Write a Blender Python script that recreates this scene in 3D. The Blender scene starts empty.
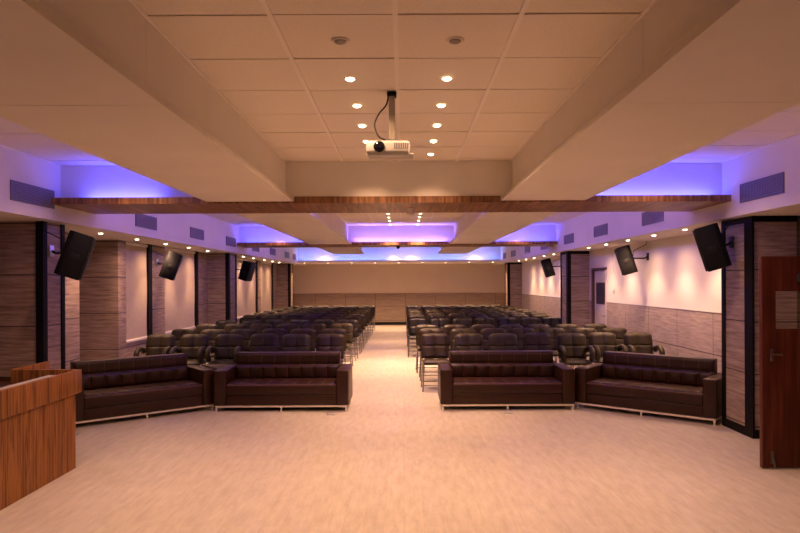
import bpy, bmesh, math, random
from mathutils import Vector, Matrix
random.seed(7)
R = math.radians
scene = bpy.context.scene
COL = scene.collection
EYE = 1.8

# ------------------------------------------------------------------ helpers
class MB:
    """collects shapes into one mesh"""
    def __init__(s): s.bm = bmesh.new()
    def _xf(s, vs, rot=None, piv=None, loc=None):
        if rot is not None:
            bmesh.ops.rotate(s.bm, verts=vs, cent=piv or (0, 0, 0), matrix=rot)
        if loc is not None: bmesh.ops.translate(s.bm, verts=vs, vec=loc)
    def box(s, x0, x1, y0, y1, z0, z1, bev=0, seg=2, rot=None, piv=None):
        r = bmesh.ops.create_cube(s.bm, size=1.0)
        vs = r['verts']
        bmesh.ops.scale(s.bm, vec=(abs(x1-x0), abs(y1-y0), abs(z1-z0)), verts=vs)
        bmesh.ops.translate(s.bm, vec=((x0+x1)/2, (y0+y1)/2, (z0+z1)/2), verts=vs)
        if bev > 0:
            es = list({e for v in vs for e in v.link_edges})
            rr = bmesh.ops.bevel(s.bm, geom=es, offset=bev, segments=seg, profile=.5, affect='EDGES', clamp_overlap=True)
            vs = list({v for f in rr['faces'] for v in f.verts} | {v for v in vs if v.is_valid})
            # all verts of the island
            seen = set(vs); st = list(vs)
            while st:
                v = st.pop()
                for e in v.link_edges:
                    o = e.other_vert(v)
                    if o not in seen: seen.add(o); st.append(o)
            vs = list(seen)
        if rot is not None: s._xf(vs, rot, piv or ((x0+x1)/2, (y0+y1)/2, (z0+z1)/2))
        return vs
    def tube(s, pts, r, seg=8, cap=True, closed=False):
        pts = [Vector(p) for p in pts]
        n = len(pts); rings = []
        up = None
        for i, p in enumerate(pts):
            if closed: d = pts[(i+1) % n] - pts[(i-1) % n]
            else: d = pts[min(i+1, n-1)] - pts[max(i-1, 0)]
            d.normalize()
            if up is None:
                a = Vector((0, 0, 1)) if abs(d.z) < .9 else Vector((1, 0, 0))
                up = (a - d*a.dot(d)).normalized()
            else:
                up = (up - d*up.dot(d)).normalized()
            si = d.cross(up)
            rr = r[i] if isinstance(r, (list, tuple)) else r
            rings.append([s.bm.verts.new(p + (up*math.cos(t)+si*math.sin(t))*rr) for t in [2*math.pi*k/seg for k in range(seg)]])
        m = n if closed else n-1
        for i in range(m):
            a, b = rings[i], rings[(i+1) % n]
            for k in range(seg):
                s.bm.faces.new((a[k], a[(k+1) % seg], b[(k+1) % seg], b[k]))
        if cap and not closed:
            s.bm.faces.new(list(reversed(rings[0]))); s.bm.faces.new(rings[-1])
    def lathe(s, prof, seg=24, cx=0, cy=0, axis='z', cz=0, cap=True):
        rings = []
        for (r, z) in prof:
            ring = []
            for k in range(seg):
                t = 2*math.pi*k/seg
                a, b = r*math.cos(t), r*math.sin(t)
                co = (cx+a, cy+b, cz+z) if axis == 'z' else ((cx+a, cy+z, cz+b) if axis == 'y' else (cx+z, cy+a, cz+b))
                ring.append(s.bm.verts.new(co))
            rings.append(ring)
        for i in range(len(rings)-1):
            a, b = rings[i], rings[i+1]
            for k in range(seg):
                s.bm.faces.new((a[k], a[(k+1) % seg], b[(k+1) % seg], b[k]))
        if cap: s.bm.faces.new(list(reversed(rings[0]))); s.bm.faces.new(rings[-1])
    def prism(s, poly, z0, z1):
        a = [s.bm.verts.new((x, y, z0)) for x, y in poly]; b = [s.bm.verts.new((x, y, z1)) for x, y in poly]
        n = len(poly)
        s.bm.faces.new(list(reversed(a))); s.bm.faces.new(b)
        for i in range(n): s.bm.faces.new((a[i], a[(i+1) % n], b[(i+1) % n], b[i]))
    def grid(s, nx, ny, f):
        """closed cushion from f(u,v,top) ; u,v in 0..1"""
        top = [[s.bm.verts.new(f(i/nx, j/ny, 1)) for j in range(ny+1)] for i in range(nx+1)]
        bot = [[s.bm.verts.new(f(i/nx, j/ny, 0)) for j in range(ny+1)] for i in range(nx+1)]
        for i in range(nx):
            for j in range(ny):
                s.bm.faces.new((top[i][j], top[i+1][j], top[i+1][j+1], top[i][j+1]))
                s.bm.faces.new((bot[i][j], bot[i][j+1], bot[i+1][j+1], bot[i+1][j]))
        for i in range(nx):
            s.bm.faces.new((bot[i][0], bot[i+1][0], top[i+1][0], top[i][0]))
            s.bm.faces.new((bot[i+1][ny], bot[i][ny], top[i][ny], top[i+1][ny]))
        for j in range(ny):
            s.bm.faces.new((bot[0][j+1], bot[0][j], top[0][j], top[0][j+1]))
            s.bm.faces.new((bot[nx][j], bot[nx][j+1], top[nx][j+1], top[nx][j]))
    def build(s, name, mat, parent=None, smooth=True, kind=None, label=None):
        bmesh.ops.recalc_face_normals(s.bm, faces=s.bm.faces)
        me = bpy.data.meshes.new(name)
        s.bm.to_mesh(me); s.bm.free()
        if smooth:
            try: me.shade_smooth()
            except Exception: pass
            try: me.set_sharp_from_angle(angle=R(35))
            except Exception: pass
        me.materials.append(mat)
        o = bpy.data.objects.new(name, me); COL.objects.link(o)
        if parent is not None: o.parent = parent
        if kind: o['kind'] = kind
        if label: o['label'] = label
        return o

def box(name, mat, x0, x1, y0, y1, z0, z1, parent=None, bev=0, kind=None, label=None):
    m = MB(); m.box(x0, x1, y0, y1, z0, z1, bev)
    return m.build(name, mat, parent, smooth=bev > 0, kind=kind, label=label)

def struct(name, mat, *boxes, parent=None):
    m = MB()
    for b in boxes: m.box(*b)
    return m.build(name, mat, parent, smooth=False, kind='structure' if parent is None else None)

def empty(name, loc=(0, 0, 0), rz=0):
    o = bpy.data.objects.new(name, None); COL.objects.link(o)
    o.location = loc; o.rotation_euler = (0, 0, rz); o.empty_display_size = .1
    return o
def tag(o, label, cat, group=None):
    o['label'] = label; o['category'] = cat
    if group: o['group'] = group
    return o
def copy_tree(root):
    c = root.copy(); COL.objects.link(c)
    for ch in root.children:
        d = ch.copy(); COL.objects.link(d); d.parent = c
        for g in ch.children:
            e = g.copy(); COL.objects.link(e); e.parent = d
    return c
ORD = ['first', 'second', 'third', 'fourth', 'fifth', 'sixth', 'seventh', 'eighth', 'ninth', 'tenth', 'eleventh', 'twelfth', 'thirteenth']

# ------------------------------------------------------------------ materials
def mat(name, col=(1, 1, 1), rough=.5, metal=0, emit=None, es=0, spec=.5):
    m = bpy.data.materials.new(name); m.use_nodes = True
    b = m.node_tree.nodes['Principled BSDF']
    b.inputs['Base Color'].default_value = (*col, 1)
    b.inputs['Roughness'].default_value = rough
    b.inputs['Metallic'].default_value = metal
    b.inputs['Specular IOR Level'].default_value = spec
    if emit:
        b.inputs['Emission Color'].default_value = (*emit, 1); b.inputs['Emission Strength'].default_value = es
    return m
def nodes(m):
    nt = m.node_tree
    return nt, nt.nodes['Principled BSDF'], (lambda t, **k: _new(nt, t, **k)), nt.links.new
def _new(nt, t, **k):
    n = nt.nodes.new(t)
    for a, v in k.items(): setattr(n, a, v)
    return n
def ramp(nt, stops):
    r = nt.nodes.new('ShaderNodeValToRGB')
    e = r.color_ramp.elements
    while len(e) < len(stops): e.new(.5)
    for i, (p, c) in enumerate(stops): e[i].position = p; e[i].color = (*c, 1)
    return r
def noise_mat(name, c1, c2, scale=(1, 1, 1), nscale=5, detail=6, rough=.5, bump=0, r2=None, spec=.5, lo=.3, hi=.7, coords='Object'):
    m = mat(name, c1, rough, spec=spec)
    nt, b, N, L = nodes(m)
    tc = N('ShaderNodeTexCoord'); mp = N('ShaderNodeMapping'); mp.inputs['Scale'].default_value = scale
    no = N('ShaderNodeTexNoise'); no.inputs['Scale'].default_value = nscale; no.inputs['Detail'].default_value = detail
    L(tc.outputs[coords], mp.inputs[0]); L(mp.outputs[0], no.inputs['Vector'])
    r = ramp(nt, [(lo, c1), (hi, c2)]); L(no.outputs[0], r.inputs[0]); L(r.outputs[0], b.inputs['Base Color'])
    if bump:
        bp = N('ShaderNodeBump'); bp.inputs['Strength'].default_value = bump; bp.inputs['Distance'].default_value = .01
        L(no.outputs[0], bp.inputs['Height']); L(bp.outputs[0], b.inputs['Normal'])
    return m

def line_mask(nt, src, comp, period, off, width):
    """1 on a joint line every period along axis comp of the vector"""
    sx = nt.nodes.new('ShaderNodeSeparateXYZ'); nt.links.new(src, sx.inputs[0])
    a = nt.nodes.new('ShaderNodeMath'); a.operation = 'SUBTRACT'; a.inputs[1].default_value = off - width/2
    nt.links.new(sx.outputs[comp], a.inputs[0])
    p = nt.nodes.new('ShaderNodeMath'); p.operation = 'DIVIDE'; p.inputs[1].default_value = period; nt.links.new(a.outputs[0], p.inputs[0])
    f = nt.nodes.new('ShaderNodeMath'); f.operation = 'FRACT'; nt.links.new(p.outputs[0], f.inputs[0])
    l = nt.nodes.new('ShaderNodeMath'); l.operation = 'LESS_THAN'; l.inputs[1].default_value = width/period; nt.links.new(f.outputs[0], l.inputs[0])
    return l.outputs[0], p.outputs[0]

def stone(name, c1, c2, hper, hoff, vaxis=None, vper=1.23, voff=0, rough=.55):
    m = mat(name, c1, rough)
    nt, b, N, L = nodes(m)
    tc = N('ShaderNodeTexCoord'); src = tc.outputs['Object']
    lm, pz = line_mask(nt, src, 2, hper, hoff, .014)
    fl = N('ShaderNodeMath', operation='FLOOR'); L(pz, fl.inputs[0])
    # shift the grain per slab
    cmb = N('ShaderNodeCombineXYZ'); ml = N('ShaderNodeMath', operation='MULTIPLY'); ml.inputs[1].default_value = 7.3
    L(fl.outputs[0], ml.inputs[0]); L(ml.outputs[0], cmb.inputs[0]); L(ml.outputs[0], cmb.inputs[1])
    ad = N('ShaderNodeVectorMath', operation='ADD'); L(src, ad.inputs[0]); L(cmb.outputs[0], ad.inputs[1])
    mp = N('ShaderNodeMapping'); mp.inputs['Scale'].default_value = (1.2, 1.2, 16)
    L(ad.outputs[0], mp.inputs[0])
    no = N('ShaderNodeTexNoise'); no.inputs['Scale'].default_value = 2.2; no.inputs['Detail'].default_value = 8; no.inputs['Roughness'].default_value = .62
    L(mp.outputs[0], no.inputs['Vector'])
    r = ramp(nt, [(.3, c1), (.52, tuple((p+q)/2 for p, q in zip(c1, c2))), (.72, c2)]); L(no.outputs[0], r.inputs[0])
    mx = N('ShaderNodeMix', data_type='RGBA'); mx.inputs[7].default_value = (.05, .04, .035, 1)
    L(r.outputs[0], mx.inputs[6])
    if vaxis is not None:
        lv, _ = line_mask(nt, src, vaxis, vper, voff, .012)
        mm = N('ShaderNodeMath', operation='MAXIMUM'); L(lm, mm.inputs[0]); L(lv, mm.inputs[1]); lm = mm.outputs[0]
    L(lm, mx.inputs[0]); L(mx.outputs[2], b.inputs['Base Color'])
    bp = N('ShaderNodeBump'); bp.inputs['Strength'].default_value = .25; bp.inputs['Distance'].default_value = .004
    L(no.outputs[0], bp.inputs['Height']); L(bp.outputs[0], b.inputs['Normal'])
    return m

def wood(name, stops, scale, rough=.35, spec=.5, nscale=3.0, coat=0):
    m = mat(name, stops[0][1], rough, spec=spec)
    nt, b, N, L = nodes(m)
    tc = N('ShaderNodeTexCoord'); mp = N('ShaderNodeMapping'); mp.inputs['Scale'].default_value = scale
    no = N('ShaderNodeTexNoise'); no.inputs['Scale'].default_value = nscale; no.inputs['Detail'].default_value = 5
    no.inputs['Roughness'].default_value = .65
    L(tc.outputs['Object'], mp.inputs[0]); L(mp.outputs[0], no.inputs['Vector'])
    r = ramp(nt, stops); L(no.outputs[0], r.inputs[0]); L(r.outputs[0], b.inputs['Base Color'])
    if coat: b.inputs['Coat Weight'].default_value = coat; b.inputs['Coat Roughness'].default_value = .15
    return m

M = {}
M['paint'] = noise_mat('ceiling_paint', (.74, .69, .63), (.80, .75, .69), nscale=1.3, rough=.75, spec=.2)
M['tile'] = noise_mat('ceiling_tile', (.80, .74, .65), (.86, .80, .71), nscale=60, rough=.85, bump=.08, spec=.15)
M['tbar'] = mat('tbar_enamel', (.88, .83, .76), .45)
M['gap'] = mat('tile_shadow_gap', (.16, .12, .10), .9)
M['wall'] = noise_mat('wall_paint', (.76, .71, .65), (.80, .75, .69), nscale=2, rough=.7, spec=.2)
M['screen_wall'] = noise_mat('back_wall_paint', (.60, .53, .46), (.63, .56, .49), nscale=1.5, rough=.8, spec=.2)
M['stone_l'] = stone('travertine_left', (.15, .095, .068), (.47, .355, .275), .61, .69)
M['stone_r'] = stone('travertine_right', (.18, .125, .098), (.52, .41, .335), .60, .73)
M['stone_rw'] = stone('travertine_wainscot_right', (.27, .215, .18), (.56, .465, .40), .61, .73, vaxis=1, vper=1.245, voff=9.47)
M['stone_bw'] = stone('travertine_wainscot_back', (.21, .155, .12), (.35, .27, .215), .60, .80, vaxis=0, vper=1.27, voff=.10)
M['black'] = mat('black_laminate', (.006, .005, .006), .6, spec=.15)
M['skirt'] = mat('black_skirting', (.010, .008, .008), .6, spec=.2)
M['blind'] = noise_mat('blind_fabric', (.42, .34, .26), (.50, .41, .32), scale=(1, 6, 1), nscale=8, rough=.9, spec=.1)
M['blindbar'] = mat('blind_rail', (.8, .74, .66), .4)
M['glass'] = mat('dark_window_glass', (.01, .01, .015), .05)
M['sill'] = mat('window_sill', (.5, .45, .4), .5)
M['traywood'] = wood('tray_wood', [(.35, (.085, .03, .012)), (.5, (.20, .085, .033)), (.62, (.34, .16, .07))], (16, .9, 1.2), rough=.42, nscale=1.6)
M['desk'] = wood('desk_zebra_wood', [(.30, (.07, .018, .004)), (.42, (.19, .070, .015)), (.52, (.31, .125, .030)), (.57, (.085, .025, .007)), (.68, (.36, .16, .042))], (1.2, 13, .35), rough=.45, nscale=1.5, spec=.2)
M['deskx'] = wood('desk_zebra_wood_side', [(.30, (.07, .018, .004)), (.42, (.19, .070, .015)), (.52, (.31, .125, .030)), (.57, (.085, .025, .007)), (.68, (.36, .16, .042))], (13, 1.2, .35), rough=.3, nscale=1.5)
M['deskdark'] = wood('desk_inner_wood', [(.3, (.05, .02, .01)), (.7, (.10, .04, .015))], (8, 1, 8), rough=.3)
M['ledge'] = mat('grey_ledge', (.45, .43, .42), .4)
M['door'] = wood('door_veneer', [(.3, (.030, .005, .002)), (.5, (.07, .013, .005)), (.72, (.13, .030, .010))], (9, 9, .5), rough=.4, nscale=2, spec=.25)
M['dooredge'] = mat('door_edge_red', (.09, .017, .009), .45)
M['doorglass'] = mat('door_vision_glass', (.9, .9, .9), .02)
M['doorglass'].node_tree.nodes['Principled BSDF'].inputs['Transmission Weight'].default_value = 1.0
M['whitedoor'] = mat('white_door_paint', (.68, .63, .60), .45)
M['doorframe'] = mat('dark_door_frame', (.10, .045, .035), .4)
M['darkpanel'] = mat('dark_notice_panel', (.04, .03, .035), .4)
M['chrome'] = mat('chrome', (.32, .31, .30), .32, metal=1)
M['steel'] = mat('brushed_steel', (.55, .55, .56), .35, metal=1)
M['speaker'] = noise_mat('speaker_cabinet', (.004, .004, .005), (.008, .008, .010), nscale=80, rough=.65, spec=.15)
M['grille'] = mat('speaker_grille', (.012, .012, .014), .45, spec=.35)
M['bracket'] = mat('bracket_black', (.008, .008, .008), .5, spec=.2)
M['cable'] = mat('cable_rubber', (.012, .012, .012), .5)
M['white_plastic'] = mat('white_plastic', (.62, .60, .56), .4)
M['projector'] = mat('projector_shell', (.46, .44, .41), .45)
M['polemetal'] = mat('mount_pole_paint', (.38, .34, .27), .45)
M['handle'] = mat('aged_handle', (.22, .19, .17), .4, metal=1)
M['lens'] = mat('lens_glass_dark', (.005, .005, .01), .08)
M['vent'] = mat('vent_frame', (.17, .15, .17), .5)
M['ventslat'] = mat('vent_slat', (.24, .21, .24), .5)
M['ventback'] = mat('vent_duct_dark', (.012, .01, .012), .8)
M['ring'] = mat('downlight_ring', (.75, .70, .64), .35)
M['lampon'] = mat('lamp_lit', (1, .9, .75), .4, emit=(1, .78, .52), es=14)
M['lampoff'] = mat('lamp_unlit', (.30, .26, .23), .4)
M['ledblue'] = mat('led_blue', (.2, .2, 1), .4, emit=(.16, .22, 1), es=7)
M['ledcyan'] = mat('led_cyan', (.1, .4, 1), .4, emit=(.06, .42, 1), es=5)
M['tabletop'] = mat('corner_table_laminate', (.05, .022, .018), .3)

def leather(name, c, rough=.38, bump=.25, sheen=0):
    m = mat(name, c, rough)
    nt, b, N, L = nodes(m)
    tc = N('ShaderNodeTexCoord'); v = N('ShaderNodeTexVoronoi'); v.inputs['Scale'].default_value = 160
    no = N('ShaderNodeTexNoise'); no.inputs['Scale'].default_value = 6; no.inputs['Detail'].default_value = 4
    L(tc.outputs['Object'], v.inputs['Vector']); L(tc.outputs['Object'], no.inputs['Vector'])
    r = ramp(nt, [(.3, tuple(x*.75 for x in c)), (.7, tuple(x*1.25 for x in c))]); L(no.outputs[0], r.inputs[0]); L(r.outputs[0], b.inputs['Base Color'])
    bp = N('ShaderNodeBump'); bp.inputs['Strength'].default_value = bump; bp.inputs['Distance'].default_value = .002
    L(v.outputs['Distance'], bp.inputs['Height']); L(bp.outputs[0], b.inputs['Normal'])
    return m
M['sofa'] = leather('sofa_leather', (.025, .0072, .0038), .40)
M['sofa'].node_tree.nodes['Principled BSDF'].inputs['Specular IOR Level'].default_value = .32
M['sofachrome'] = mat('sofa_chrome', (.80, .74, .68), .38, metal=.7)
def seamed(name, base, per, off, yper=None):
    m = M[base].copy(); m.name = name
    nt = m.node_tree; b = nt.nodes['Principled BSDF']; tc = [n for n in nt.nodes if n.type == 'TEX_COORD'][0]
    lm, _ = line_mask(nt, tc.outputs['Object'], 0, per, off, .010)
    if yper:
        l2, _ = line_mask(nt, tc.outputs['Object'], 1, yper, .015, .010)
        mm = nt.nodes.new('ShaderNodeMath'); mm.operation = 'MAXIMUM'; nt.links.new(lm, mm.inputs[0]); nt.links.new(l2, mm.inputs[1]); lm = mm.outputs[0]
    src = b.inputs['Base Color'].links[0].from_socket
    mx = nt.nodes.new('ShaderNodeMix'); mx.data_type = 'RGBA'; nt.links.new(lm, mx.inputs[0]); nt.links.new(src, mx.inputs[6]); mx.inputs[7].default_value = (.085, .038, .024, 1)
    nt.links.new(mx.outputs[2], b.inputs['Base Color'])
    return m
_w = 1.89-2*.17-.012
M['sofaseat'] = seamed('sofa_leather_seat_seams', 'sofa', _w/8, -_w/2, .175)
M['sofaback'] = seamed('sofa_leather_back_seams', 'sofa', _w/8, -_w/2)
M['olive'] = leather('chair_leather_olive', (.030, .0215, .009), .5)
M['brown'] = leather('chair_leather_brown', (.026, .0145, .008), .48)
M['navy'] = leather('chair_leather_black', (.010, .008, .009), .42)
for _k in ('olive', 'brown', 'navy'): M[_k].node_tree.nodes['Principled BSDF'].inputs['Specular IOR Level'].default_value = .28
M['foot'] = mat('rubber_foot', (.02, .02, .02), .7)

# floor
def floor_mat():
    m = mat('floor_laminate', (.6, .45, .35), .42)
    nt, b, N, L = nodes(m)
    tc = N('ShaderNodeTexCoord'); src = tc.outputs['Object']
    mp = N('ShaderNodeMapping'); mp.inputs['Scale'].default_value = (5.5, 1.1, 1)
    no = N('ShaderNodeTexNoise'); no.inputs['Scale'].default_value = 3; no.inputs['Detail'].default_value = 8; no.inputs['Roughness'].default_value = .65
    L(src, mp.inputs[0]); L(mp.outputs[0], no.inputs['Vector'])
    r = ramp(nt, [(.28, (.43, .375, .315)), (.5, (.525, .465, .395)), (.72, (.60, .545, .47))]); L(no.outputs[0], r.inputs[0])
    n2 = N('ShaderNodeTexNoise'); n2.inputs['Scale'].default_value = .55; n2.inputs['Detail'].default_value = 3; L(src, n2.inputs['Vector'])
    r2 = ramp(nt, [(.3, (.92, .90, .90)), (.7, (1, 1, 1))]); L(n2.outputs[0], r2.inputs[0])
    br = N('ShaderNodeTexBrick'); br.offset = .37; br.inputs['Scale'].default_value = 1
    br.inputs['Color1'].default_value = (.95, .95, .95, 1); br.inputs['Color2'].default_value = (1, 1, 1, 1); br.inputs['Mortar'].default_value = (.90, .88, .87, 1)
    br.inputs['Mortar Size'].default_value = .003; br.inputs['Brick Width'].default_value = 1.2; br.inputs['Row Height'].default_value = .15
    mr = N('ShaderNodeMapping'); mr.inputs['Rotation'].default_value = (0, 0, R(90)); L(src, mr.inputs[0]); L(mr.outputs[0], br.inputs['Vector'])
    m1 = N('ShaderNodeMix', data_type='RGBA', blend_type='MULTIPLY'); m1.inputs[0].default_value = 1
    m2 = N('ShaderNodeMix', data_type='RGBA', blend_type='MULTIPLY'); m2.inputs[0].default_value = 1
    L(r.outputs[0], m1.inputs[6]); L(r2.outputs[0], m1.inputs[7]); L(m1.outputs[2], m2.inputs[6]); L(br.outputs[0], m2.inputs[7])
    L(m2.outputs[2], b.inputs['Base Color'])
    b.inputs['Specular IOR Level'].default_value = .35
    bp = N('ShaderNodeBump'); bp.inputs['Strength'].default_value = .06; bp.inputs['Distance'].default_value = .002
    L(no.outputs[0], bp.inputs['Height']); L(bp.outputs[0], b.inputs['Normal'])
    return m
M['floor'] = floor_mat()

# ------------------------------------------------------------------ dimensions
ZC = EYE + 1.4135          # tile ceiling
ZB = EYE + .948            # beam bottoms
ZS = EYE + .745            # side soffit bottoms
ZT = EYE + .928            # wood tray bottom
XL, XR = -4.09, 3.82       # duct faces
WL, WR = -4.82, 4.54       # walls
YN, YF = -3.0, 27.5        # near / far walls
TOP = ZC + .25

struct('floor', M['floor'], (-6, 6, YN-.2, YF+.2, -.2, 0))

# ------------------------------------------------------------------ ceiling
def tiled_ceiling(name, x0, x1, y0, y1, xlines, ystart, yper=.67):
    m = MB(); m.box(x0, x1, y0, y1, ZC+.035, ZC+.06)
    root = m.build(name, M['gap'], smooth=False, kind='structure')
    xs = [x0] + [x for x in xlines if x0+.05 < x < x1-.05] + [x1]
    ys = [y0]; k = math.ceil((y0+.05-ystart)/yper)
    while ystart+k*yper < y1-.05: ys.append(ystart+k*yper); k += 1
    ys.append(y1)
    t = MB(); g = .008
    for i in range(len(xs)-1):
        for j in range(len(ys)-1):
            dz = random.uniform(0, .004)
            t.box(xs[i]+g, xs[i+1]-g, ys[j]+g, ys[j+1]-g, ZC+dz, ZC+.03+dz)
    t.build('ceiling_tiles', M['tile'], root, smooth=False)
    b = MB()
    for x in xs[1:-1]: b.box(x-.014, x+.014, y0, y1, ZC-.006, ZC+.001)
    for x, s in ((x0, 1), (x1, -1)): b.box(x, x+s*.02, y0, y1, ZC-.006, ZC+.001)
    b.build('ceiling_grid_bars', M['tbar'], root, smooth=False)
    return root
bays = [(YN, 7.55, 7.75), (8.62, 16.1, 16.2), (16.95, 25.1, 25.1)]
GX = (-.695, -.035, .63)
for bi, (a, b_c, b_s) in enumerate(bays):
    a_ = a if bi == 0 else a-.15
    if bi < 2:
        tiled_ceiling('ceiling', -1.36, 1.28, a_, b_c, GX, 3.42)
        tiled_ceiling('ceiling', XL, -2.28, a_, b_s, (-3.35, -2.69), 3.42)
        tiled_ceiling('ceiling', 2.12, XR, a_, b_s, (2.4, 3.06), 3.42)
    else:
        tiled_ceiling('ceiling', XL, XR, a_, b_c, (-3.35, -2.02, -.695, -.035, .63, 1.96, 3.28), 3.42)

# slab above everything
struct('ceiling_slab', M['paint'], (-6, 6, YN-.2, YF+.2, TOP-.17, TOP))

# longitudinal beams with inner lips
def beam(xo, xi, xl, lz):
    # cross-section: outer side, inner side, then a chamfer that widens the underside towards the middle
    m = MB()
    for (a, b) in ((YN, 3.44), (3.445, 8.45), (8.455, 16.9), (16.905, 21.5)):
        sec = [(xo, ZC+.06), (xo, ZB), (xl, ZB), (xi, ZB+lz), (xi, ZC+.06)]
        A = [m.bm.verts.new((x, a, z)) for x, z in sec]; B = [m.bm.verts.new((x, b, z)) for x, z in sec]
        m.bm.faces.new(A); m.bm.faces.new(list(reversed(B)))
        for i in range(5): m.bm.faces.new((A[i], B[i], B[(i+1) % 5], A[(i+1) % 5]))
    return m.build('ceiling_beam', M['paint'], smooth=False, kind='structure')
beam(-2.28, -1.36, -1.27, .116)
beam(2.12, 1.28, 1.145, .16)
# transverse beams
struct('ceiling_crossbeam', M['paint'], (-1.36, 1.28, 7.55, 8.5, ZT+.035, ZC+.06), (XL, -2.28, 7.75, 8.5, ZT+.035, ZC+.06), (2.12, XR, 7.75, 8.5, ZT+.035, ZC+.06))
struct('ceiling_crossbeam', M['paint'], (-1.36, 1.28, 16.1, 16.85, ZT+.035, ZC+.06), (XL, -2.28, 16.2, 16.85, ZT+.035, ZC+.06), (2.12, XR, 16.2, 16.85, ZT+.035, ZC+.06))
# wooden trays
def tray(n, y0, y1):
    m = MB()
    m.box(XL, XR, y0, y1, ZT, ZT+.02)
    for (a, b) in ((XL, -2.282), (-1.262, 1.138), (2.122, XR)):
        m.box(a, b, y0, y0+.018, ZT+.02, ZT+.075)
        m.box(a, b, y1-.018, y1, ZT+.02, ZT+.06)
    m.build('trim_%d' % n, M['traywood'], smooth=False, kind='structure')
tray(1, 7.53, 8.62); tray(2, 15.98, 16.95)
# side duct soffits
struct('soffit_left', M['paint'], (-6.0, XL, YN, YF, ZS, ZC+.06))
struct('soffit_right', M['paint'], (XR, 6.0, YN, YF, ZS, ZC+.06))
# rear soffit with cove ledge
struct('soffit_back', M['paint'], (XL, XR, 25.25, YF, EYE+.785, ZC+.06), (XL, XR, 24.95, 25.25, EYE+.785, EYE+.81), (XL, XR, 24.95, 24.97, EYE+.81, EYE+.86))

# ------------------------------------------------------------------ walls
wins = [(1, 11.28, 12.42), (2, 13.12, 15.22), (3, 17.95, 21.45), (4, 21.98, 24.0)]
SILL = .78
segs = []
y = 10.97
m = MB()
def lw(a, b, z0=0, z1=ZS): m.box(WL-.25, WL, a, b, z0, z1)
lw(YN, 9.65)
prev = 10.97
for n, a, b in wins:
    lw(prev, a); lw(a, b, 0, SILL); prev = b
lw(prev, YF)
m.box(-5.85, -5.6, 9.4, 11.2, 0, ZS)                  # back of the alcove
m.box(-5.6, WL-.25, 9.4, 9.65, 0, ZS); m.box(-5.6, WL-.25, 10.97, 11.2, 0, ZS)
m.build('wall_left', M['stone_l'], smooth=False, kind='structure')
for n, a, b in wins:
    w = empty('window_%d' % n, (WL-.12, (a+b)/2, SILL)); w['kind'] = 'structure'
    h = ZS-SILL; hw = (b-a)/2
    f = MB()
    for (p, q) in ((-hw, -hw+.05), (hw-.05, hw), (-.025, .025)): f.box(-.03, .03, p, q, 0, h)
    f.box(-.03, .03, -hw, hw, 0, .05); f.box(-.03, .03, -hw, hw, h-.05, h)
    f.build('window_frame', M['black'], w, smooth=False)
    box('window_glass', M['glass'], -.008, .008, -hw+.02, hw-.02, .02, h-.02, parent=w)
    box('window_post', M['black'], .04, .135, hw-.17, hw, -.02, h, parent=w, label='black post at the far side of the window')
    box('window_sill', M['sill'], .0, .14, -hw, hw-.17, -.02, .012, parent=w)

# right wall: doorway of the open leaf near the camera, white door far
m = MB()
D1, D2 = 14.47, 15.5
DN0, DN1 = 5.35, 6.25
m.box(WR, WR+.2, YN, DN0, 0, ZS); m.box(WR, WR+.2, DN0, DN1, 2.08, ZS); m.box(WR, WR+.2, DN1, 8.2, 0, ZS)
m.build('wall_right', M['stone_r'], smooth=False, kind='structure')
m = MB()
m.box(WR, WR+.2, 8.2, D1, 1.34, ZS); m.box(WR, WR+.2, D1, D2, 2.1, ZS); m.box(WR, WR+.2, D2, YF, 1.34, ZS)
m.build('wall_right', M['wall'], smooth=False, kind='structure')
m = MB()
m.box(WR-.012, WR+.2, 8.2, D1-.05, 0, 1.34); m.box(WR-.012, WR+.2, D2+.05, YF, 0, 1.34)
m.build('trim_3', M['stone_rw'], smooth=False, kind='structure')
box('trim_4', M['white_plastic'], WR-.02, WR, 8.2, D1-.05, 1.34, 1.356, kind='structure')
box('trim_5', M['white_plastic'], WR-.02, WR, D2+.05, YF, 1.34, 1.356, kind='structure')
# corridor beyond the near doorway
struct('wall_corridor', M['wall'], (5.9, 6.0, 4.6, 7.0, 0, ZS), (WR+.2, 6.0, 4.5, 4.6, 0, ZS), (WR+.2, 6.0, 7.0, 7.1, 0, ZS))
# back wall
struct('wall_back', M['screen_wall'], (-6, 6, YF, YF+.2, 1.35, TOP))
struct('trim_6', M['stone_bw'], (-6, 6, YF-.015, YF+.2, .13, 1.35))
box('baseboard_back', M['skirt'], WL, WR, YF-.03, YF+.1, 0, .13, kind='structure')
M['frontwall'] = mat('stage_wall_brown', (.12, .08, .06), .7)
struct('wall_front', M['frontwall'], (-6, 6, YN-.2, YN, 0, TOP))
struct('wall_left_outer', M['wall'], (-6.2, -6, YN-.2, YF+.2, -.2, TOP))
struct('wall_right_outer', M['wall'], (6, 6.2, YN-.2, YF+.2, -.2, TOP))
box('baseboard_left', M['skirt'], WL-.0, WL+.012, YN, 9.65, 0, .09, kind='structure')
box('baseboard_right', M['skirt'], WR-.028, WR-.012, 8.25, D1-.06, 0, .09, kind='structure')

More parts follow.
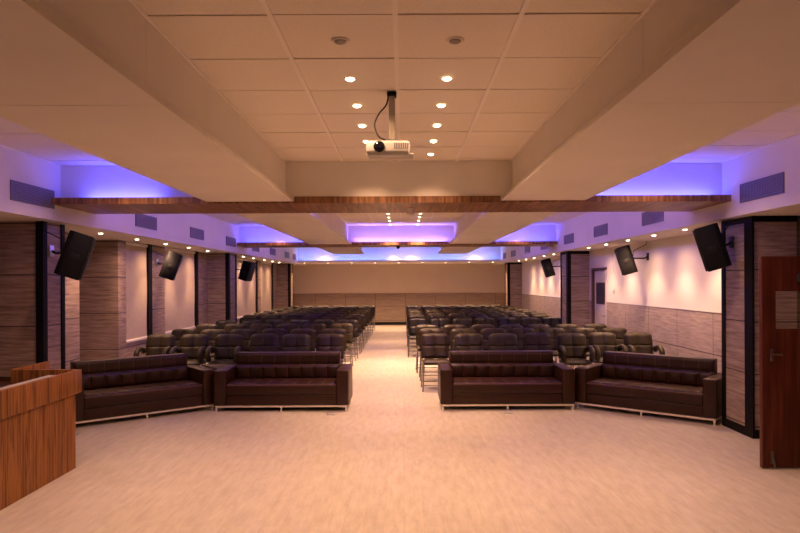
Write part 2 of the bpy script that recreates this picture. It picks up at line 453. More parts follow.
# ------------------------------------------------------------------ columns
def column(xi, xo, y0, y1, stonem, n, rail=True, pf=.085, pd=.13):
    """xi: hall-side face, xo: outer side"""
    s = 1 if xo > xi else -1
    root = empty('column', (0, 0, 0)); root['kind'] = 'structure'
    m = MB(); m.box(xi+s*.012, xo, y0+.012, y1-.012, .1, ZS); m.build('stone_cladding', stonem, root, smooth=False)
    m = MB(); m.box(xi-s*.004, xi+s*pf, y0-.004, y0+pd, 0, ZS); m.build('corner_post', M['black'], root, smooth=False)
    m = MB(); m.box(xi-s*.004, xi+s*.05, y1-.075, y1+.004, 0, ZS); m.build('rear_post', M['black'], root, smooth=False)
    if rail: m = MB(); m.box(xi-s*.003, xo, y0-.003, y1, ZS-.07, ZS-.001); m.build('top_rail', M['black'], root, smooth=False)
    m = MB(); m.box(xi-s*.003, xo, y0-.003, y1, 0, .1); m.build('base_rail', M['black'], root, smooth=False)
column(-4.255, -4.9, 7.66, 8.15, M['stone_l'], 1, rail=False, pf=.085, pd=.09)
column(-4.30, -4.9, 16.0, 16.75, M['stone_l'], 2, rail=False)
column(-4.30, -4.95, 24.7, 25.4, M['stone_l'], 3, rail=False)
column(3.985, 4.5, 7.39, 8.1, M['stone_r'], 4, pf=.02, pd=.17)
column(4.0, 4.53, 15.75, 16.45, M['stone_r'], 5)
column(4.0, 4.53, 24.7, 25.4, M['stone_r'], 6)

# ------------------------------------------------------------------ blinds
WN = ['nearest', 'second', 'third', 'farthest']
for k, (n, a, b) in enumerate(wins):
    y0, y1 = a+.0, b-.18
    r = empty('roller_blind', (WL-.02, (y0+y1)/2, SILL+.03))
    hw = (y1-y0)/2-.01; h = ZS-.06-(SILL+.03)
    tag(r, 'beige roller blind pulled down over the %s window of the left wall' % WN[k], 'roller blind', 'roller blinds on the left wall')
    f = MB()
    def fn(u, v, t, hw=hw, h=h): return (.004*math.sin(v*9+u*3)+(.003 if t else 0), -hw+2*hw*u, h*v)
    f.grid(8, 16, fn); f.build('fabric', M['blind'], r)
    f = MB(); f.box(-.012, .018, -hw, hw, -.028, .004, .006); f.build('bottom_bar', M['blindbar'], r)
    f = MB(); f.lathe([(.028, -hw), (.028, hw)], 16, cx=.0, cy=0, cz=h+.025, axis='y')
    f.build('roller_tube', M['blindbar'], r)
    f = MB(); f.tube([(.022, hw+.035, h+.01), (.026, hw+.035, h*.5), (.022, hw+.035, .42), (.03, hw+.055, .40), (.026, hw+.06, .5), (.026, hw+.055, h*.6), (.022, hw+.05, h+.01)], .004, 5)
    f.build('pull_cord', M['blindbar'], r)

# ------------------------------------------------------------------ doors
d = empty('door_1', (WR, 0, 0)); d['kind'] = 'structure'
box('door_leaf', M['whitedoor'], .03, .07, D1+.05, D2-.05, .01, 2.05, parent=d)
box('door_jamb', M['whitedoor'], -.015, .12, D1-.05, D1+.05, 0, 2.06, parent=d)
m = MB(); m.box(-.02, .12, D2-.05, D2+.05, 0, 2.12); m.box(-.02, .12, D1-.05, D2+.05, 2.065, 2.12)
m.build('door_frame', M['doorframe'], d, smooth=False)
box('door_panel', M['darkpanel'], .018, .032, D1+.08, D2-.2, 1.28, 1.78, parent=d, label='dark rectangular panel on the white door')
m = MB(); m.tube([(.03, D1+.14, 1.02), (-.03, D1+.14, 1.02), (-.03, D1+.27, 1.02)], .011, 8); m.build('door_handle', M['steel'], d)

d = empty('door_2', (3.43, 6.2, 0)); d['kind'] = 'structure'
W = 1.02; H = 2.035
m = MB(); t0, t1 = 0, .045
gx0, gx1, gz0, gz1 = .135, .62, 1.34, 1.70
m.box(.012, gx0, t0, t1, .012, H); m.box(gx1, W, t0, t1, .012, H); m.box(gx0, gx1, t0, t1, .012, gz0); m.box(gx0, gx1, t0, t1, gz1, H)
m.build('door_leaf', M['door'], d, smooth=False)
box('door_edge', M['dooredge'], 0, .012, 0, .045, .012, H, parent=d)
box('door_glass', M['doorglass'], gx0, gx1, .018, .026, gz0, gz1, parent=d)
m = MB(); m.box(.075, .105, -.010, 0, 1.03, 1.15, .003); m.tube([(.09, 0, 1.10), (.09, -.045, 1.10), (.17, -.045, 1.098)], .008, 8)
m.tube([(.09, .045, 1.10), (.09, .09, 1.10), (.17, .09, 1.098)], .008, 8)
m.build('door_handle', M['handle'], d)
box('door_closer', M['darkpanel'], .33, .62, -.05, 0, 1.79, 1.87, parent=d, bev=.008)
m = MB(); m.box(.078, .108, -.012, 0, .05, .17, .003); m.tube([(.093, -.014, .13), (.098, -.045, .02)], .010, 8); m.build('door_stopper', M['handle'], d)
m = MB()
for z in (.3, 1.1, 1.8): m.box(W, W+.05, .012, .032, z, z+.1)
m.build('door_hinge', M['steel'], d)

# ------------------------------------------------------------------ downlights
LW = (1.0, .56, .32)
def downlight_proto():
    r = empty('downlight')
    m = MB(); m.lathe([(.031, .0), (.031, -.004), (.040, -.006), (.046, -.002), (.046, .0)], 24, cap=False); m.build('trim_ring', M['ring'], r)
    m = MB(); m.lathe([(.030, -.0005), (.030, -.008), (.022, -.014), (.010, -.018), (.001, -.019)], 20); m.build('lamp_face', M['lampon'], r)
    return r
P = [None]; LIT = [None]
SPOTS = {}
def spot_data(key, energy, ang, blend, rad=.03, col=LW):
    if key not in SPOTS:
        l = bpy.data.lights.new('spot_'+key, 'SPOT'); l.energy = energy; l.spot_size = R(ang); l.spot_blend = blend
        l.shadow_soft_size = rad; l.color = col; SPOTS[key] = l
    return SPOTS[key]
def downlight(x, y, z, label, group, light=None, lit=True, scale=1.0, second=None):
    if P[0] is None:
        P[0] = downlight_proto(); r = P[0]
        LIT[0] = [c for c in r.children if c.name.startswith('lamp_face')][0].data
    else: r = P[0].copy() and copy_plain(P[0])
    r.location = (x, y, z); r.scale = (scale,)*3
    tag(r, label, 'downlight', group)
    if not lit:
        for c in r.children:
            if c.name.startswith('lamp_face'):
                c.data = c.data.copy(); c.data.materials[0] = M['lampoff']
    elif r is not P[0]:
        for c in r.children:
            if c.name.startswith('lamp_face'): c.data = LIT[0]
    if light is not None:
        o = bpy.data.objects.new('lamp_light', light); COL.objects.link(o); o.parent = r; o.location = (0, 0, -.05/scale)
    if second is not None:
        o = bpy.data.objects.new('lamp_light', second); COL.objects.link(o); o.parent = r; o.location = (0, 0, -.06/scale)  # added fill light, beside the lamp's own beam
    return r
def copy_plain(root):
    c = root.copy(); COL.objects.link(c)
    for ch in root.children:
        if ch.type == 'LIGHT': continue
        d = ch.copy(); COL.objects.link(d); d.parent = c
    return c

E_C, E_W = 49, 55
cen = spot_data('centre', E_C, 150, 1.0, .04)
cen_b = spot_data('centre_b', 100, 150, 1.0, .04)
cen2 = spot_data('centre_rear', 230, 84, .7, .04)
scal = spot_data('wallwash', 88, 76, .75, .02)
soft = spot_data('wall_fill', 38, 165, 1, .03)  # wide dim fill added to the side soffit lamps for ambient on the walls
endl = spot_data('centre_last', 48, 125, 1, .03)
scalr = spot_data('wallwash_right', 92, 96, .7, .02)
side = spot_data('side', 72, 140, 1.0, .03)
backl = spot_data('backwash', 185, 120, .9, .03)
cove = spot_data('covescallop', 75, 88, .7, .02)
G = 'downlights above the stage end'
for sd_, x, ys, nm in (('left', -.36, (3.78, 4.48, 5.16, 5.82, 6.47, 7.12), 'left'), ('right', .31, (3.78, 4.48, 5.16, 5.82, 6.47, 7.12), 'right')):
    k = 0
    for j, yy in enumerate(ys):
        if j == 0: downlight(x, yy, ZC-.001, 'unlit round downlight in the %s row, nearest the camera' % nm, G, None, lit=False, scale=1.15)
        else: downlight(x, yy, ZC-.001, 'lit round downlight, %s of the lit ones in the %s row around the projector' % (ORD[j-1], nm), G, endl if j == 5 else (cen_b if j >= 3 else cen))
G = 'downlights in the violet middle ceiling bay'
for nm, x in (('left', -.30), ('right', .36)):
    for j, yy in enumerate((13.3, 14.0, 14.8, 15.75)):
        downlight(x, yy, ZC-.001, 'tiny lit downlight, %s in the %s row of the violet middle bay' % (ORD[j], nm), G, cen2, scale=.8)
    for j, yy in enumerate((9.6, 11.4)):
        downlight(x, yy, ZC-.001, 'lit downlight hidden above the first wooden tray, %s row, %s' % (nm, ORD[j]), G, cen2, scale=.8)
for nm, x in (('left', -3.04), ('right', 2.82)):
    for j, yy in enumerate((3.6, 5.3)):  # unseen lamps added to warm the side areas
        downlight(x, yy, ZC-.001, 'added unseen fill downlight in the first %s side bay, %s from the stage' % (nm, ORD[j]), 'downlights in the side bays', side)
# side bays: one lamp close to each crossbeam
for nm, x in (('left', -3.04), ('right', 2.82)):
    for j, yy in enumerate((7.0, 15.92, 24.98)):
        downlight(x, yy, ZC-.001, 'lit downlight in the %s side bay by the %s crossbeam' % (nm, ORD[j]), 'downlights in the side bays', cove if j else side)
for nm, x in (('left', -.35), ('right', .33)):
    downlight(x, 24.98, ZC-.001, 'lit downlight close to the rear cove, %s of the centre line' % nm, 'downlights by the rear cove', cove)
    for yy in (18.5, 21.0):
        downlight(x, yy, ZC-.001, 'lit downlight in the rear ceiling bay, %s row, %s' % (nm, 'nearer' if yy < 20 else 'farther'), 'downlights by the rear cove', cen2)
G = 'downlights in the right side soffit'
for j, yy in enumerate((9.25, 10.4, 11.6, 12.85, 14.05, 17.3, 18.5, 19.9, 21.2, 22.5)):
    downlight(4.03, yy, ZS-.001, 'lit downlight in the right side soffit, %s from the big speaker' % ORD[j], G, scalr, second=soft)
G = 'downlights in the left side soffit'
for j, yy in enumerate((9.5, 10.8, 12.1, 13.4, 14.7, 18.0, 19.2, 20.7, 22.0, 23.2)):
    downlight(-4.43, yy, ZS-.001, 'lit downlight in the left side soffit, %s from the nearest column' % ORD[j], G, scal, second=soft)
G = 'downlights along the rear soffit'
for j in range(9):
    downlight(-3.87+.925*j, 25.45, EYE+.784, 'tiny lit downlight under the rear soffit, %s from the left' % ORD[j], G, backl, scale=.8)

# ------------------------------------------------------------------ LED strips
def led(x0, x1, y0, y1, z, label, matn, col, energy, rot, w=.04):
    """strip mesh + its light; x-run if x0!=x1 else y-run. rot: direction light faces"""
    r = empty('led_strip', ((x0+x1)/2, (y0+y1)/2, z)); tag(r, label, 'led strip', 'led strips in the ceiling coves')
    lx, ly = abs(x1-x0), abs(y1-y0)
    m = MB(); m.box(-max(lx, .02)/2, max(lx, .02)/2, -max(ly, .02)/2, max(ly, .02)/2, -.004, .004); m.build('strip', M[matn], r, smooth=False)
    l = bpy.data.lights.new('led_light', 'AREA'); l.shape = 'RECTANGLE'
    l.size = max(lx, ly); l.size_y = w; l.energy = energy; l.color = col
    o = bpy.data.objects.new('led_light', l); COL.objects.link(o); o.parent = r
    d = Vector(rot).normalized(); long = Vector((1, 0, 0)) if lx > ly else Vector((0, 1, 0))
    zz = -d; xx = (long - zz*long.dot(zz)).normalized(); yy = zz.cross(xx)
    o.matrix_local = Matrix((xx, yy, zz)).transposed().to_4x4()
    o.location = d*.012
    return r
BL = (.07, .07, 1.0); VI = (.22, .13, 1.0); CY = (.03, .25, 1.0)
zt = ZT+.03
led(-3.75, -2.9, 7.66, 7.66, zt, 'blue led strip glowing behind the first wooden tray, left bay', 'ledblue', BL, 8, (0, .25, 1))
led(2.1, 3.7, 7.66, 7.66, zt, 'blue led strip glowing behind the first wooden tray, right bay', 'ledblue', BL, 13, (0, .25, 1))
led(-3.95, -2.4, 8.57, 8.57, zt, 'violet led strip on the back of the first tray, left bay', 'ledblue', VI, 30, (0, 1, .6))
led(-1.2, 1.1, 8.57, 8.57, zt, 'violet led strip on the back of the first tray, centre bay', 'ledblue', VI, 130, (0, 1, 1.6))
led(2.1, 3.65, 8.57, 8.57, zt, 'violet led strip on the back of the first tray, right bay', 'ledblue', VI, 30, (0, 1, .6))
led(-3.95, -2.4, 16.07, 16.07, zt, 'violet led strip behind the second tray, left bay', 'ledblue', BL, 11, (0, -.1, 1))
led(-1.2, 1.1, 16.05, 16.05, zt, 'violet led strip behind the second tray, centre bay', 'ledblue', VI, 40, (0, -.7, 1))
led(2.1, 3.65, 16.07, 16.07, zt, 'violet led strip behind the second tray, right bay', 'ledblue', BL, 11, (0, -.1, 1))
led(-3.95, 3.65, 16.90, 16.90, zt, 'violet led strip on the back of the second tray', 'ledblue', VI, 60, (0, .4, 1))
led(-4.0, 3.65, 25.06, 25.06, EYE+.83, 'violet led strip beside the cyan one in the rear soffit cove', 'ledblue', VI, 16, (0, .1, 1))
led(-4.0, 3.65, 25.10, 25.10, EYE+.82, 'cyan led strip in the rear soffit cove', 'ledcyan', CY, 20, (0, -.2, 1))
for (yy0, yy1, e) in ((1.0, 7.3, 6), (8.8, 15.8, 26), (17.2, 21.3, 16)):
    led(-2.288, -2.288, yy0, yy1, ZC-.3, 'violet led strip along the outer side of the left beam', 'ledblue', VI, e, (-1, 0, .35))
    led(2.128, 2.128, yy0, yy1, ZC-.3, 'violet led strip along the outer side of the right beam', 'ledblue', VI, e, (1, 0, .35))
i = 0
for o in list(COL.objects):
    if o.type == 'EMPTY' and o.name.startswith('led_strip') and 'outer side' in o['label']:
        o['label'] += (', first bay', ', first bay', ', middle bay', ', middle bay', ', rear bay', ', rear bay')[i]; i += 1

# ------------------------------------------------------------------ vents
def vent_mesh():
    r = empty('air_vent')
    m = MB(); w, h = .42, .105
    m.box(0, .014, -w, w, -h, -h+.018); m.box(0, .014, -w, w, h-.018, h); m.box(0, .014, -w, -w+.018, -h, h); m.box(0, .014, w-.018, w, -h, h)
    m.build('vent_frame', M['vent'], r, smooth=False)
    m = MB(); m.box(.0005, .003, -w+.01, w-.01, -h+.01, h-.01); m.build('vent_backing', M['ventback'], r, smooth=False)
    m = MB(); n = 9
    for k in range(n):
        z = -h+.018+(2*h-.036)*(k+.5)/n
        m.box(.004, .011, -w+.015, w-.015, z-.0045, z+.0045)
    for k in range(26):
        yv = -w+.018+(2*w-.036)*(k+.5)/26
        m.box(.003, .009, yv-.0035, yv+.0035, -h+.015, h-.015)
    m.build('vent_grille', M['ventslat'], r, smooth=False)
    return r
v0 = vent_mesh()
first = True
for side, ys in (('left', (7.17, 10.33, 12.87, 15.4, 18.0, 20.35, 22.85, 24.4)), ('right', (6.9, 9.9, 12.5, 14.9, 17.5, 19.85, 22.4, 24.3))):
    for k, yy in enumerate(ys):
        v = v0 if first else copy_tree(v0); first = False
        v.location = (XL, yy, EYE+.985) if side == 'left' else (XR, yy, EYE+.985)
        v.rotation_euler = (0, 0, 0 if side == 'left' else math.pi)
        if k == 7: v.scale = (1, .7, 1)
        tag(v, 'grey slatted air vent in the %s duct face, %s from the camera' % (side, ORD[k]), 'air vent', 'air vents in the %s duct face' % side)

# ------------------------------------------------------------------ speakers
def speaker(x, y, z, side, tilt, yaw, label, s=1.0, mount=None, dy=0):
    """side -1: hangs on the left wall (faces +x). local front is +X"""
    r = empty('wall_speaker', (x, y, z))
    tag(r, label, 'speaker', 'black speakers on the side walls')
    rot = Matrix.Rotation(R(yaw) + (0 if side < 0 else math.pi), 4, 'Z') @ Matrix.Rotation(R(tilt), 4, 'Y')
    def xf(mb): bmesh.ops.transform(mb.bm, matrix=rot, verts=mb.bm.verts)
    D, Wd, Hh = .285*s, .33*s, .53*s
    m = MB()
    # trapezoid cabinet: wide front, narrower back
    fx, bx = D/2, -D/2
    poly = [(fx-.02, -Wd/2), (fx-.02, Wd/2), (bx+.05, Wd/2), (bx, Wd/2-.05), (bx, -Wd/2+.05), (bx+.05, -Wd/2)]
    m.prism(poly, -Hh/2, Hh/2)
    bmesh.ops.bevel(m.bm, geom=list(m.bm.edges), offset=.008, segments=2, affect='EDGES', profile=.5)
    xf(m); m.build('cabinet', M['speaker'], r)
    m = MB(); m.box(fx-.02, fx+.004, -Wd/2+.012, Wd/2-.012, -Hh/2+.012, Hh/2-.012, .008); xf(m); g = m.build('grille', M['grille'], r)
    for sy in (-1, 1):
        m = MB(); m.box(-.04, .05, sy*Wd/2-.004, sy*Wd/2+.004, -.06, .02, .003); xf(m); m.build('side_handle', M['bracket'], r)
    # bracket: straight to wall at local mount distance
    if mount is not None:
        dx = mount - x; sg = 1 if dx > 0 else -1
        m = MB(); m.box(dx-sg*.012, dx, dy-.05, dy+.05, .0, .14, .003); m.build('wall_plate', M['steel'] if side < 0 else M['bracket'], r)
        p0 = rot @ Vector((bx+.01, 0, 0))
        m = MB(); m.tube([(dx-sg*.01, dy, .07), (dx-sg*.06, dy, .04), p0], .014, 8); m.build('bracket_arm', M['bracket'], r)
        m = MB(); q = Vector((p0.x+sg*.03, .0, p0.z+.0))
        m.tube([p0+Vector((0, 0, .04)), (q.x, .03, q.z+.14), (dx-sg*.02, .03, .30), (dx-sg*.015, .03, ZS-z-.002)], .006, 6); m.build('cable', M['cable'], r)
    return r
speaker(-3.85, 7.62, EYE+.33, -1, 19, 24, 'large black speaker tilted down, on the nearest left column', 1.0, mount=-4.255, dy=.22)
speaker(-4.42, 12.35, EYE+.34, -1, 19, 16, 'black speaker tilted down between the two nearest left blinds', .98, mount=WL, dy=.35)
speaker(-4.31, 17.9, EYE+.34, -1, 18, -12, 'small far black speaker beside the third left blind', 1.0, mount=WL)
speaker(3.72, 7.80, EYE+.40, 1, 17, -25, 'large black speaker tilted down, on the nearest right column', 1.0, mount=3.985, dy=.05)
speaker(4.13, 12.0, EYE+.39, 1, 17, -18, 'black speaker on the white right wall beside the white door', .98, mount=WR)
speaker(4.03, 18.0, EYE+.39, 1, 17, -10, 'small far black speaker on the right wall behind the second column', .95, mount=WR)

# ------------------------------------------------------------------ projector
r = empty('projector', (-.09, 4.81, EYE+.98)); tag(r, 'white projector hanging lens forward from the tiled ceiling', 'projector')
hz = ZC-(EYE+.98)
m = MB(); m.box(-.175, .145, -.13, .07, -.045, .05, .022, 3); m.build('projector_body', M['projector'], r)
m = MB(); m.box(-.160, .17, -.11, .07, -.051, -.043, .003); m.build('base_plate', M['projector'], r)
m = MB(); m.lathe([(.041, -.128), (.041, -.136), (.036, -.138), (.034, -.134)], 28, cx=-.078, cz=.002, axis='y'); lr = m.build('lens_ring', M['bracket'], r)
m = MB(); m.lathe([(.034, -.132), (.030, -.136), (.016, -.139), (.001, -.140)], 24, cx=-.078, cz=.002, axis='y'); m.build('lens', M['lens'], lr)
m = MB()
for k in range(7): m.box(.03+.016*k, .038+.016*k, -.1325, -.1295, -.012, .03)
m.build('air_grille', M['vent'], r)
m = MB(); m.box(-.010, .036, -.02, .02, .075, hz-.02, .002); m.build('mount_pole', M['polemetal'], r)
m = MB(); m.box(-.022, .048, -.04, .04, hz-.035, hz-.006, .003); m.build('ceiling_plate', M['bracket'], r)
m = MB(); m.box(-.03, .06, -.04, .04, .062, .07); m.tube([(.015, 0, .095), (-.05, -.06, .053)], .006, 6); m.tube([(.015, 0, .095), (.085, -.06, .053)], .006, 6); m.tube([(.015, 0, .095), (.015, .1, .053)], .006, 6); m.build('mount_spider', M['steel'], r)
m = MB(); ctl = [Vector(p) for p in ((-.012, 0, hz-.03), (-.03, -.01, hz-.10), (-.085, -.02, hz-.17), (-.115, -.02, hz-.25), (-.085, -.02, .10), (-.03, .0, .075), (.0, .06, .055))]
pts = []
for k in range(len(ctl)-1):
    p0, p1, p2, p3 = ctl[max(k-1, 0)], ctl[k], ctl[k+1], ctl[min(k+2, len(ctl)-1)]
    for q in range(5):
        t = q/5; pts.append(.5*((2*p1)+(p2-p0)*t+(2*p0-5*p1+4*p2-p3)*t*t+(3*p1-p0-3*p2+p3)*t*t*t))
pts.append(ctl[-1])
m.tube(pts, .006, 6); m.build('cable', M['cable'], r)

# detector + dome camera
m = MB(); m.lathe([(.056, 0), (.056, -.02), (.050, -.026), (.048, -.066), (.03, -.078), (.001, -.08)], 20)
o = m.build('smoke_detector', M['wall']); o.location = (.10, 8.15, ZT+.002); tag(o, 'small beige smoke detector under the first wooden tray', 'smoke detector')
r = empty('dome_camera', (-.12, 16.4, ZT+.016)); tag(r, 'small black dome camera under the second wooden tray', 'camera')
m = MB(); m.lathe([(.065, 0), (.065, -.02), (.05, -.03)], 20); m.build('camera_base', M['bracket'], r)
m = MB(); m.lathe([(.05, -.028), (.047, -.055), (.03, -.085), (.001, -.095)], 20); m.build('dome', M['lens'], r)

# wall switch + conduit
r = empty('light_switch', (WR-.001, 14.2-.25, 1.60)); tag(r, 'white light switch on the right wall beside the white door', 'switch')
m = MB(); m.box(-.012, 0, -.06, .06, -.05, .05, .003); m.build('switch_plate', M['white_plastic'], r)
m = MB(); m.box(-.018, -.012, -.02, .02, -.03, .03, .002); m.build('rocker', M['white_plastic'], r)
m = MB(); m.tube([(WR-.004, 14.12, ZS+.01), (WR-.012, 14.0, 2.35), (WR-.004, 13.95, 2.0)], .006, 5)
o = m.build('loose_cable', M['white_plastic']); tag(o, 'thin loose cable hanging from the soffit beside the white door', 'cable')

for (x, yy, l) in ((-.99*1.0, 8.87, 'in front of the left centre sofa'), (1.43, 8.93, 'in front of the right centre sofa'), (-3.95, 7.78, 'in front of the left outer sofa')):
    r = empty('floor_socket', (x, yy, 0)); tag(r, 'small flat metal floor socket %s' % l, 'floor socket', 'floor sockets')
    m = MB(); m.box(-.06, .06, -.06, .06, 0, .004, .001); m.build('socket_rim', M['steel'], r)
    m = MB(); m.box(-.045, .045, -.045, .045, .003, .007, .001); m.build('socket_lid', M['ledge'], r)

# ------------------------------------------------------------------ sofas
def cushion(mb, x0, x1, y0, y1, z0, z1, nx, ny, axis, puff, cols, rows, bulge=.0):
    """tufted slab. axis 'z': puffs on top; axis 'y': puffs toward -y"""
    def f(u, v, t):
        eu = min(u, 1-u)*(x1-x0); 
        if axis == 'z':
            ev = min(v, 1-v)*(y1-y0)
            fade = min(1, eu/.03)*min(1, ev/.03)
            pu = abs(math.sin(math.pi*u*cols))**.45*abs(math.sin(math.pi*v*rows))**.45
            z = z0 if not t else z1-.018*(1-min(1, eu/.02)*min(1, ev/.02)) + puff*pu*fade
            return (x0+(x1-x0)*u, y0+(y1-y0)*v, z)
        ev = min(v, 1-v)*(z1-z0)
        fade = min(1, eu/.03)*min(1, ev/.03)
        pu = abs(math.sin(math.pi*u*cols))**.45*abs(math.sin(math.pi*v*rows))**.45
        y = y1 if not t else y0+.012*(1-min(1, eu/.02)*min(1, ev/.02)) - puff*pu*fade
        return (x0+(x1-x0)*u, y, z0+(z1-z0)*v)
    mb.grid(nx, ny, f)
def make_sofa():
    r = empty('leather_sofa')
    L_, D, A = 1.89, .74, .17
    hx = L_/2
    m = MB(); m.box(-hx, -hx+A, 0, D, .084, .575, .016, 3); m.build('armrest', M['sofa'], r)
    m = MB(); m.box(hx-A, hx, 0, D, .084, .575, .016, 3); m.build('armrest', M['sofa'], r)
    m = MB(); m.box(-hx+A+.003, hx-A-.003, .02, D-.1, .084, .225, .008); m.build('base_panel', M['sofa'], r)
    m = MB(); m.box(-hx+A+.003, hx-A-.003, .012, .55, .23, .365, .012, 2)
    seat = m.build('seat', M['sofa'], r)
    m = MB(); cushion(m, -hx+A+.006, hx-A-.006, .015, .54, .36, .388, 96, 24, 'z', .012, 8, 3); m.build('tufted_top', M['sofaseat'], seat)
    m = MB(); m.box(-hx+A+.003, hx-A-.003, D-.17, D-.01, .23, .765, .018, 3)
    back = m.build('backrest', M['sofa'], r)
    m = MB(); cushion(m, -hx+A+.006, hx-A-.006, D-.215, D-.16, .385, .59, 96, 20, 'y', .03, 8, 1); m.build('tufted_pad', M['sofaback'], back)
    m = MB(); cushion(m, -hx+A+.012, hx-A-.012, D-.178, D-.165, .60, .752, 96, 12, 'y', .006, 8, 1); m.build('upper_pad', M['sofaback'], back)
    m = MB(); m.box(-hx+.02, hx-.02, .008, .03, .060, .082); m.box(-hx+.02, hx-.02, D-.05, D-.03, .060, .082); m.box(-hx+.02, -hx+.04, .03, D-.03, .060, .082); m.box(hx-.04, hx-.02, .03, D-.03, .060, .082)
    m.build('chrome_rail', M['sofachrome'], r, smooth=False)
    for x in (-hx+.035, 0, hx-.035):
        for yy in (.022, D-.04):
            m = MB(); m.box(x-.012, x+.012, yy-.012, yy+.012, 0, .062, .002); m.box(x-.02, x+.02, yy-.02, yy+.02, 0, .006, .002); m.build('leg', M['sofachrome'], r)
    return r
s0 = make_sofa()
def place_sofa(o, cx, cy, rz, label):
    o.location = (cx, cy, 0); o.rotation_euler = (0, 0, rz); tag(o, label, 'sofa', 'dark leather sofas in the front row')
place_sofa(s0, -1.715, 9.07, 0, 'dark brown tufted leather sofa left of the aisle')
place_sofa(copy_tree(s0), 1.465, 9.09, 0, 'dark brown tufted leather sofa right of the aisle')
a = R(-40); u = Vector((math.cos(a), math.sin(a)))
c = Vector((2.44, 9.25)) + u*.945
place_sofa(copy_tree(s0), c.x, c.y, a, 'angled dark leather sofa by the nearest right column')
a = R(40); u = Vector((math.cos(a), math.sin(a)))
c = Vector((-2.68, 9.22)) - u*.945
place_sofa(copy_tree(s0), c.x, c.y, a, 'angled dark leather sofa behind the wooden desk')
r = empty('corner_table', (0, 0, 0)); tag(r, 'small dark three-cornered table between the two left sofas', 'table')
m = MB(); m.prism([(-2.675, 9.32), (-2.675, 9.84), (-3.06, 9.84)], .545, .57); m.build('table_top', M['tabletop'], r, smooth=False)
m = MB(); m.prism([(-2.73, 9.50), (-2.73, 9.8), (-2.93, 9.8)], 0, .545); m.build('table_base', M['tabletop'], r, smooth=False)

# ------------------------------------------------------------------ desks
r = empty('reception_desk', (0, 0, 0)); tag(r, 'striped wooden reception desk with overhanging rim, at the left edge', 'desk')
y0, y1 = 3.6, 6.34
m = MB(); m.box(-3.25, -3.21, y0, y1, 0, .86); m.build('front_panel', M['desk'], r, smooth=False)
m = MB(); m.box(-3.80, -3.25, y1-.04, y1, 0, .74); m.box(-3.80, -3.25, y0, y0+.04, 0, .74); m.build('end_panel', M['deskx'], r, smooth=False)
m = MB(); m.box(-3.205, -3.165, y0-.04, y1+.04, .735, .96, .002); m.build('rim_band', M['desk'], r)
m = MB(); m.box(-3.84, -3.206, y1+.005, y1+.04, .735, .96, .002); m.build('end_band', M['deskx'], r)
m = MB(); m.box(-3.82, -3.25, y0, y1, .74, .77); m.build('worktop', M['deskdark'], r, smooth=False)
m = MB(); m.box(-3.335, -3.208, y0+.02, y1-.25, .86, .945, .003); m.build('inner_ledge', M['ledge'], r, label='pale grey ledge behind the rim')
r = empty('side_desk', (0, 0, 0)); tag(r, 'smaller striped wooden desk behind the reception desk, by the left column', 'desk')
m = MB(); m.box(-3.88, -3.845, 6.40, 7.05, 0, .96, .002); m.build('front_panel', M['desk'], r)
m = MB(); m.box(-4.6, -3.88, 7.01, 7.05, 0, .80); m.build('end_panel', M['deskdark'], r, smooth=False)
m = MB(); m.box(-4.6, -3.88, 6.40, 7.01, .72, .75); m.build('worktop', M['deskdark'], r, smooth=False)
m = MB(); m.box(-4.6, -4.56, 6.40, 7.01, 0, .72); m.build('back_panel', M['deskdark'], r, smooth=False)

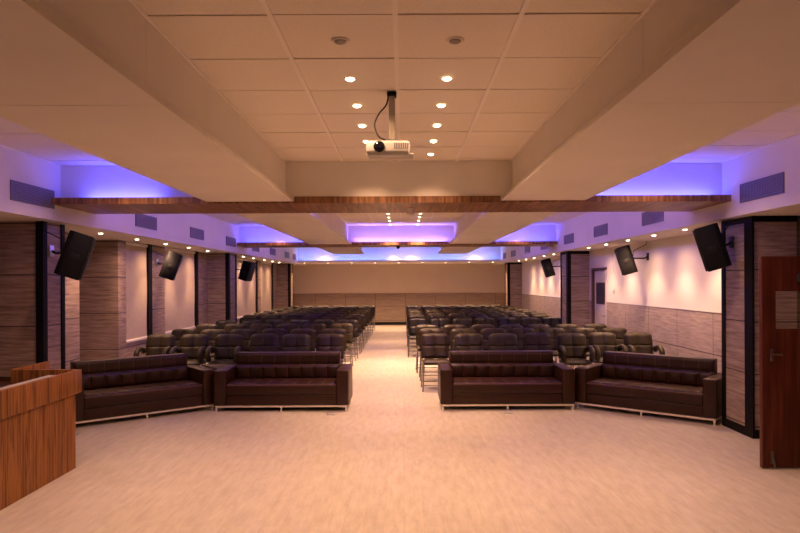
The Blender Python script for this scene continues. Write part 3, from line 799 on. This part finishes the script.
# ------------------------------------------------------------------ chairs
def make_chair(kind, lm):
    r = empty('conference_chair')
    w = .235
    # seat
    m = MB()
    def fs(u, v, t):
        x = -w+2*w*u; yv = -.235+.45*v
        e = min(1, min(u, 1-u)*2*w/.05)*min(1, min(v, 1-v)*.45/.05); e = max(0, e)**.5
        z = .475 + (.035*e if t else -.045*e)
        z += (.012 if t else 0)*abs(math.sin(math.pi*u*2))**.5*abs(math.sin(math.pi*v*2))**.5
        z += -.02*v
        return (x, yv, z)
    m.grid(16, 14, fs); m.build('seat', lm, r)
    # backrest: lower lobe + head roll, tufted; leaning back
    def lobe(z0, z1, puff, wt, wb, nm, par):
        mm = MB()
        def fb(u, v, t):
            z = z0+(z1-z0)*v; ww = wb+(wt-wb)*v
            # rounded corners at the top of the roll
            x = -ww+2*ww*u
            e = max(0, min(1, min(u, 1-u)*2*ww/.06)*min(1, min(v, 1-v)*(z1-z0)/.045))**.5
            tuft = abs(math.sin(math.pi*u*2))**.5
            yv = .18+(z-.5)*.26
            yv += (-.035*e-puff*e*tuft) if t else .032*e
            zz = z
            if nm == 'headrest' and v > .5: zz = z - .045*((abs(u-.5)*2)**5)*(v-.5)*2
            return (x, yv, zz)
        mm.grid(16, 10, fb); return mm.build(nm, lm, par)
    b = lobe(.50, .74, .028, .245, .235, 'backrest', r)
    lobe(.69, .925, .026, .245, .245, 'headrest', b)
    fr = M['chrome']
    for s in (-1, 1):
        m = MB(); m.tube([(s*.215, -.19, .44), (s*.235, -.235, .02)], .011, 8); m.tube([(s*.235, -.235, .022), (s*.235, -.237, 0)], .015, 8); m.build('leg', fr, r)
        m = MB(); m.tube([(s*.215, .15, .44), (s*.235, .25, .02)], .011, 8); m.tube([(s*.235, .25, .022), (s*.235, .252, 0)], .015, 8); m.build('leg', fr, r)
    m = MB(); m.tube([(-.232, -.22, .10), (.232, -.22, .10)], .009, 8); m.build('stretcher', fr, r)
    m = MB(); m.tube([(-.232, .235, .10), (.232, .235, .10)], .009, 8); m.build('stretcher', fr, r)
    for s in (-1, 1):
        m = MB()
        m.tube([(s*.215, -.19, .44), (s*.215, .15, .44), (s*.222, .20, .50), (s*.225, .265, .74)], .010, 8)
        m.build('side_frame', fr, r)
    if kind == 'arm':
        for s in (-1, 1):
            m = MB(); pts = []
            for k in range(17):
                t = math.pi*(-.62+1.32*k/16)
                pts.append((s*.262, -.03-.15*math.cos(t)*1.0+.0, .585+.105*math.sin(t)))
            m.tube([(s*.232, .20, .68)]+[(s*.235, -.06+.155*math.cos(t), .605+.10*math.sin(t)) for t in [math.pi*(.15+1.2*k/16) for k in range(17)]], [.024]+[.044]*16+[.034], 10)
            m.build('armrest', lm, r)
    else:
        pass
    return r
protos = {}
used = set()
def chair(x, y, kind, color, label, group, rz=0):
    key = (kind, color)
    if key not in protos: protos[key] = make_chair(kind, M[color]); o = protos[key]
    else: o = copy_tree(protos[key])
    o.location = (x, y, 0); o.rotation_euler = (0, 0, rz)
    cn = {'olive': 'olive leather', 'brown': 'brown leather', 'navy': 'near-black leather'}[color]
    kn = 'armchair' if kind == 'arm' else 'armless chair'
    tag(o, '%s %s, %s' % (cn, kn, label), 'chair', group)
PW = .578
rowsL = [10.9, 12.15, 13.75, 15.2, 16.55, 17.8, 19.1, 20.4, 21.8, 23.2, 24.6]
rowsR = [10.85, 12.05, 13.15, 15.75, 17.0, 18.2, 19.5, 20.8, 22.2, 23.6, 25.0]
rnd = random.Random(3)
for i, yy in enumerate(rowsL):
    edge = -.99 if i == 0 else -1.07
    n = 6
    for k in range(n):
        x = edge-.26-(.535 if 15.7 < yy < 17.1 else PW)*k - (.015*max(0, k-2) if i == 0 else 0) + rnd.uniform(-.005, .005)
        if i == 3: color = 'navy'
        else: color = 'olive' if (k >= 3 or rnd.random() < .35) else 'brown'
        kind = 'arm' if k >= 3 and i < 3 else 'plain'
        chair(x, yy+rnd.uniform(-.07, .07), kind, color, 'left block, %s row from front, %s seat from aisle' % (ORD[i], ORD[k]), 'chairs in the left block', R(rnd.uniform(-2.5, 2.5)))
for i, yy in enumerate(rowsR):
    edge = [.30, .29, .25][i] if i < 3 else .11
    n = 7
    for k in range(n):
        x = edge+.255+(.55 if (15.3 < yy < 17.1 or yy > 24.2) else PW)*k + rnd.uniform(-.005, .005)
        if i == 3: color = 'navy'
        else: color = 'olive' if (k >= 4 or rnd.random() < .35) else 'brown'
        kind = 'arm' if k >= 4 and i < 3 else 'plain'
        chair(x, yy+rnd.uniform(-.07, .07), kind, color, 'right block, %s row from front, %s seat from aisle' % (ORD[i], ORD[k]), 'chairs in the right block', R(rnd.uniform(-2.5, 2.5)))

# ------------------------------------------------------------------ camera, world
cam = bpy.data.cameras.new('camera'); co = bpy.data.objects.new('camera', cam); COL.objects.link(co)
cam.sensor_fit = 'HORIZONTAL'; cam.sensor_width = 36; cam.lens = 648/800*36
cam.shift_x = -3/800; cam.shift_y = 16/800; cam.clip_end = 100; cam.clip_start = .05
co.matrix_world = Matrix.Translation((0, 0, EYE)) @ Matrix.Rotation(R(90), 4, 'X') @ Matrix.Rotation(R(-.25), 4, 'Z')
scene.camera = co
w = bpy.data.worlds.new('world'); w.use_nodes = True
w.node_tree.nodes['Background'].inputs[0].default_value = (.01, .008, .01, 1); scene.world = w
vs = scene.view_settings
vs.view_transform = 'Standard'; vs.look = 'None'; vs.gamma = 1; vs.exposure = .13; vs.use_curve_mapping = False
scene.cycles.max_bounces = 10; scene.cycles.diffuse_bounces = 6; scene.cycles.sample_clamp_indirect = 4
scene.cycles.caustics_reflective = False; scene.cycles.caustics_refractive = False
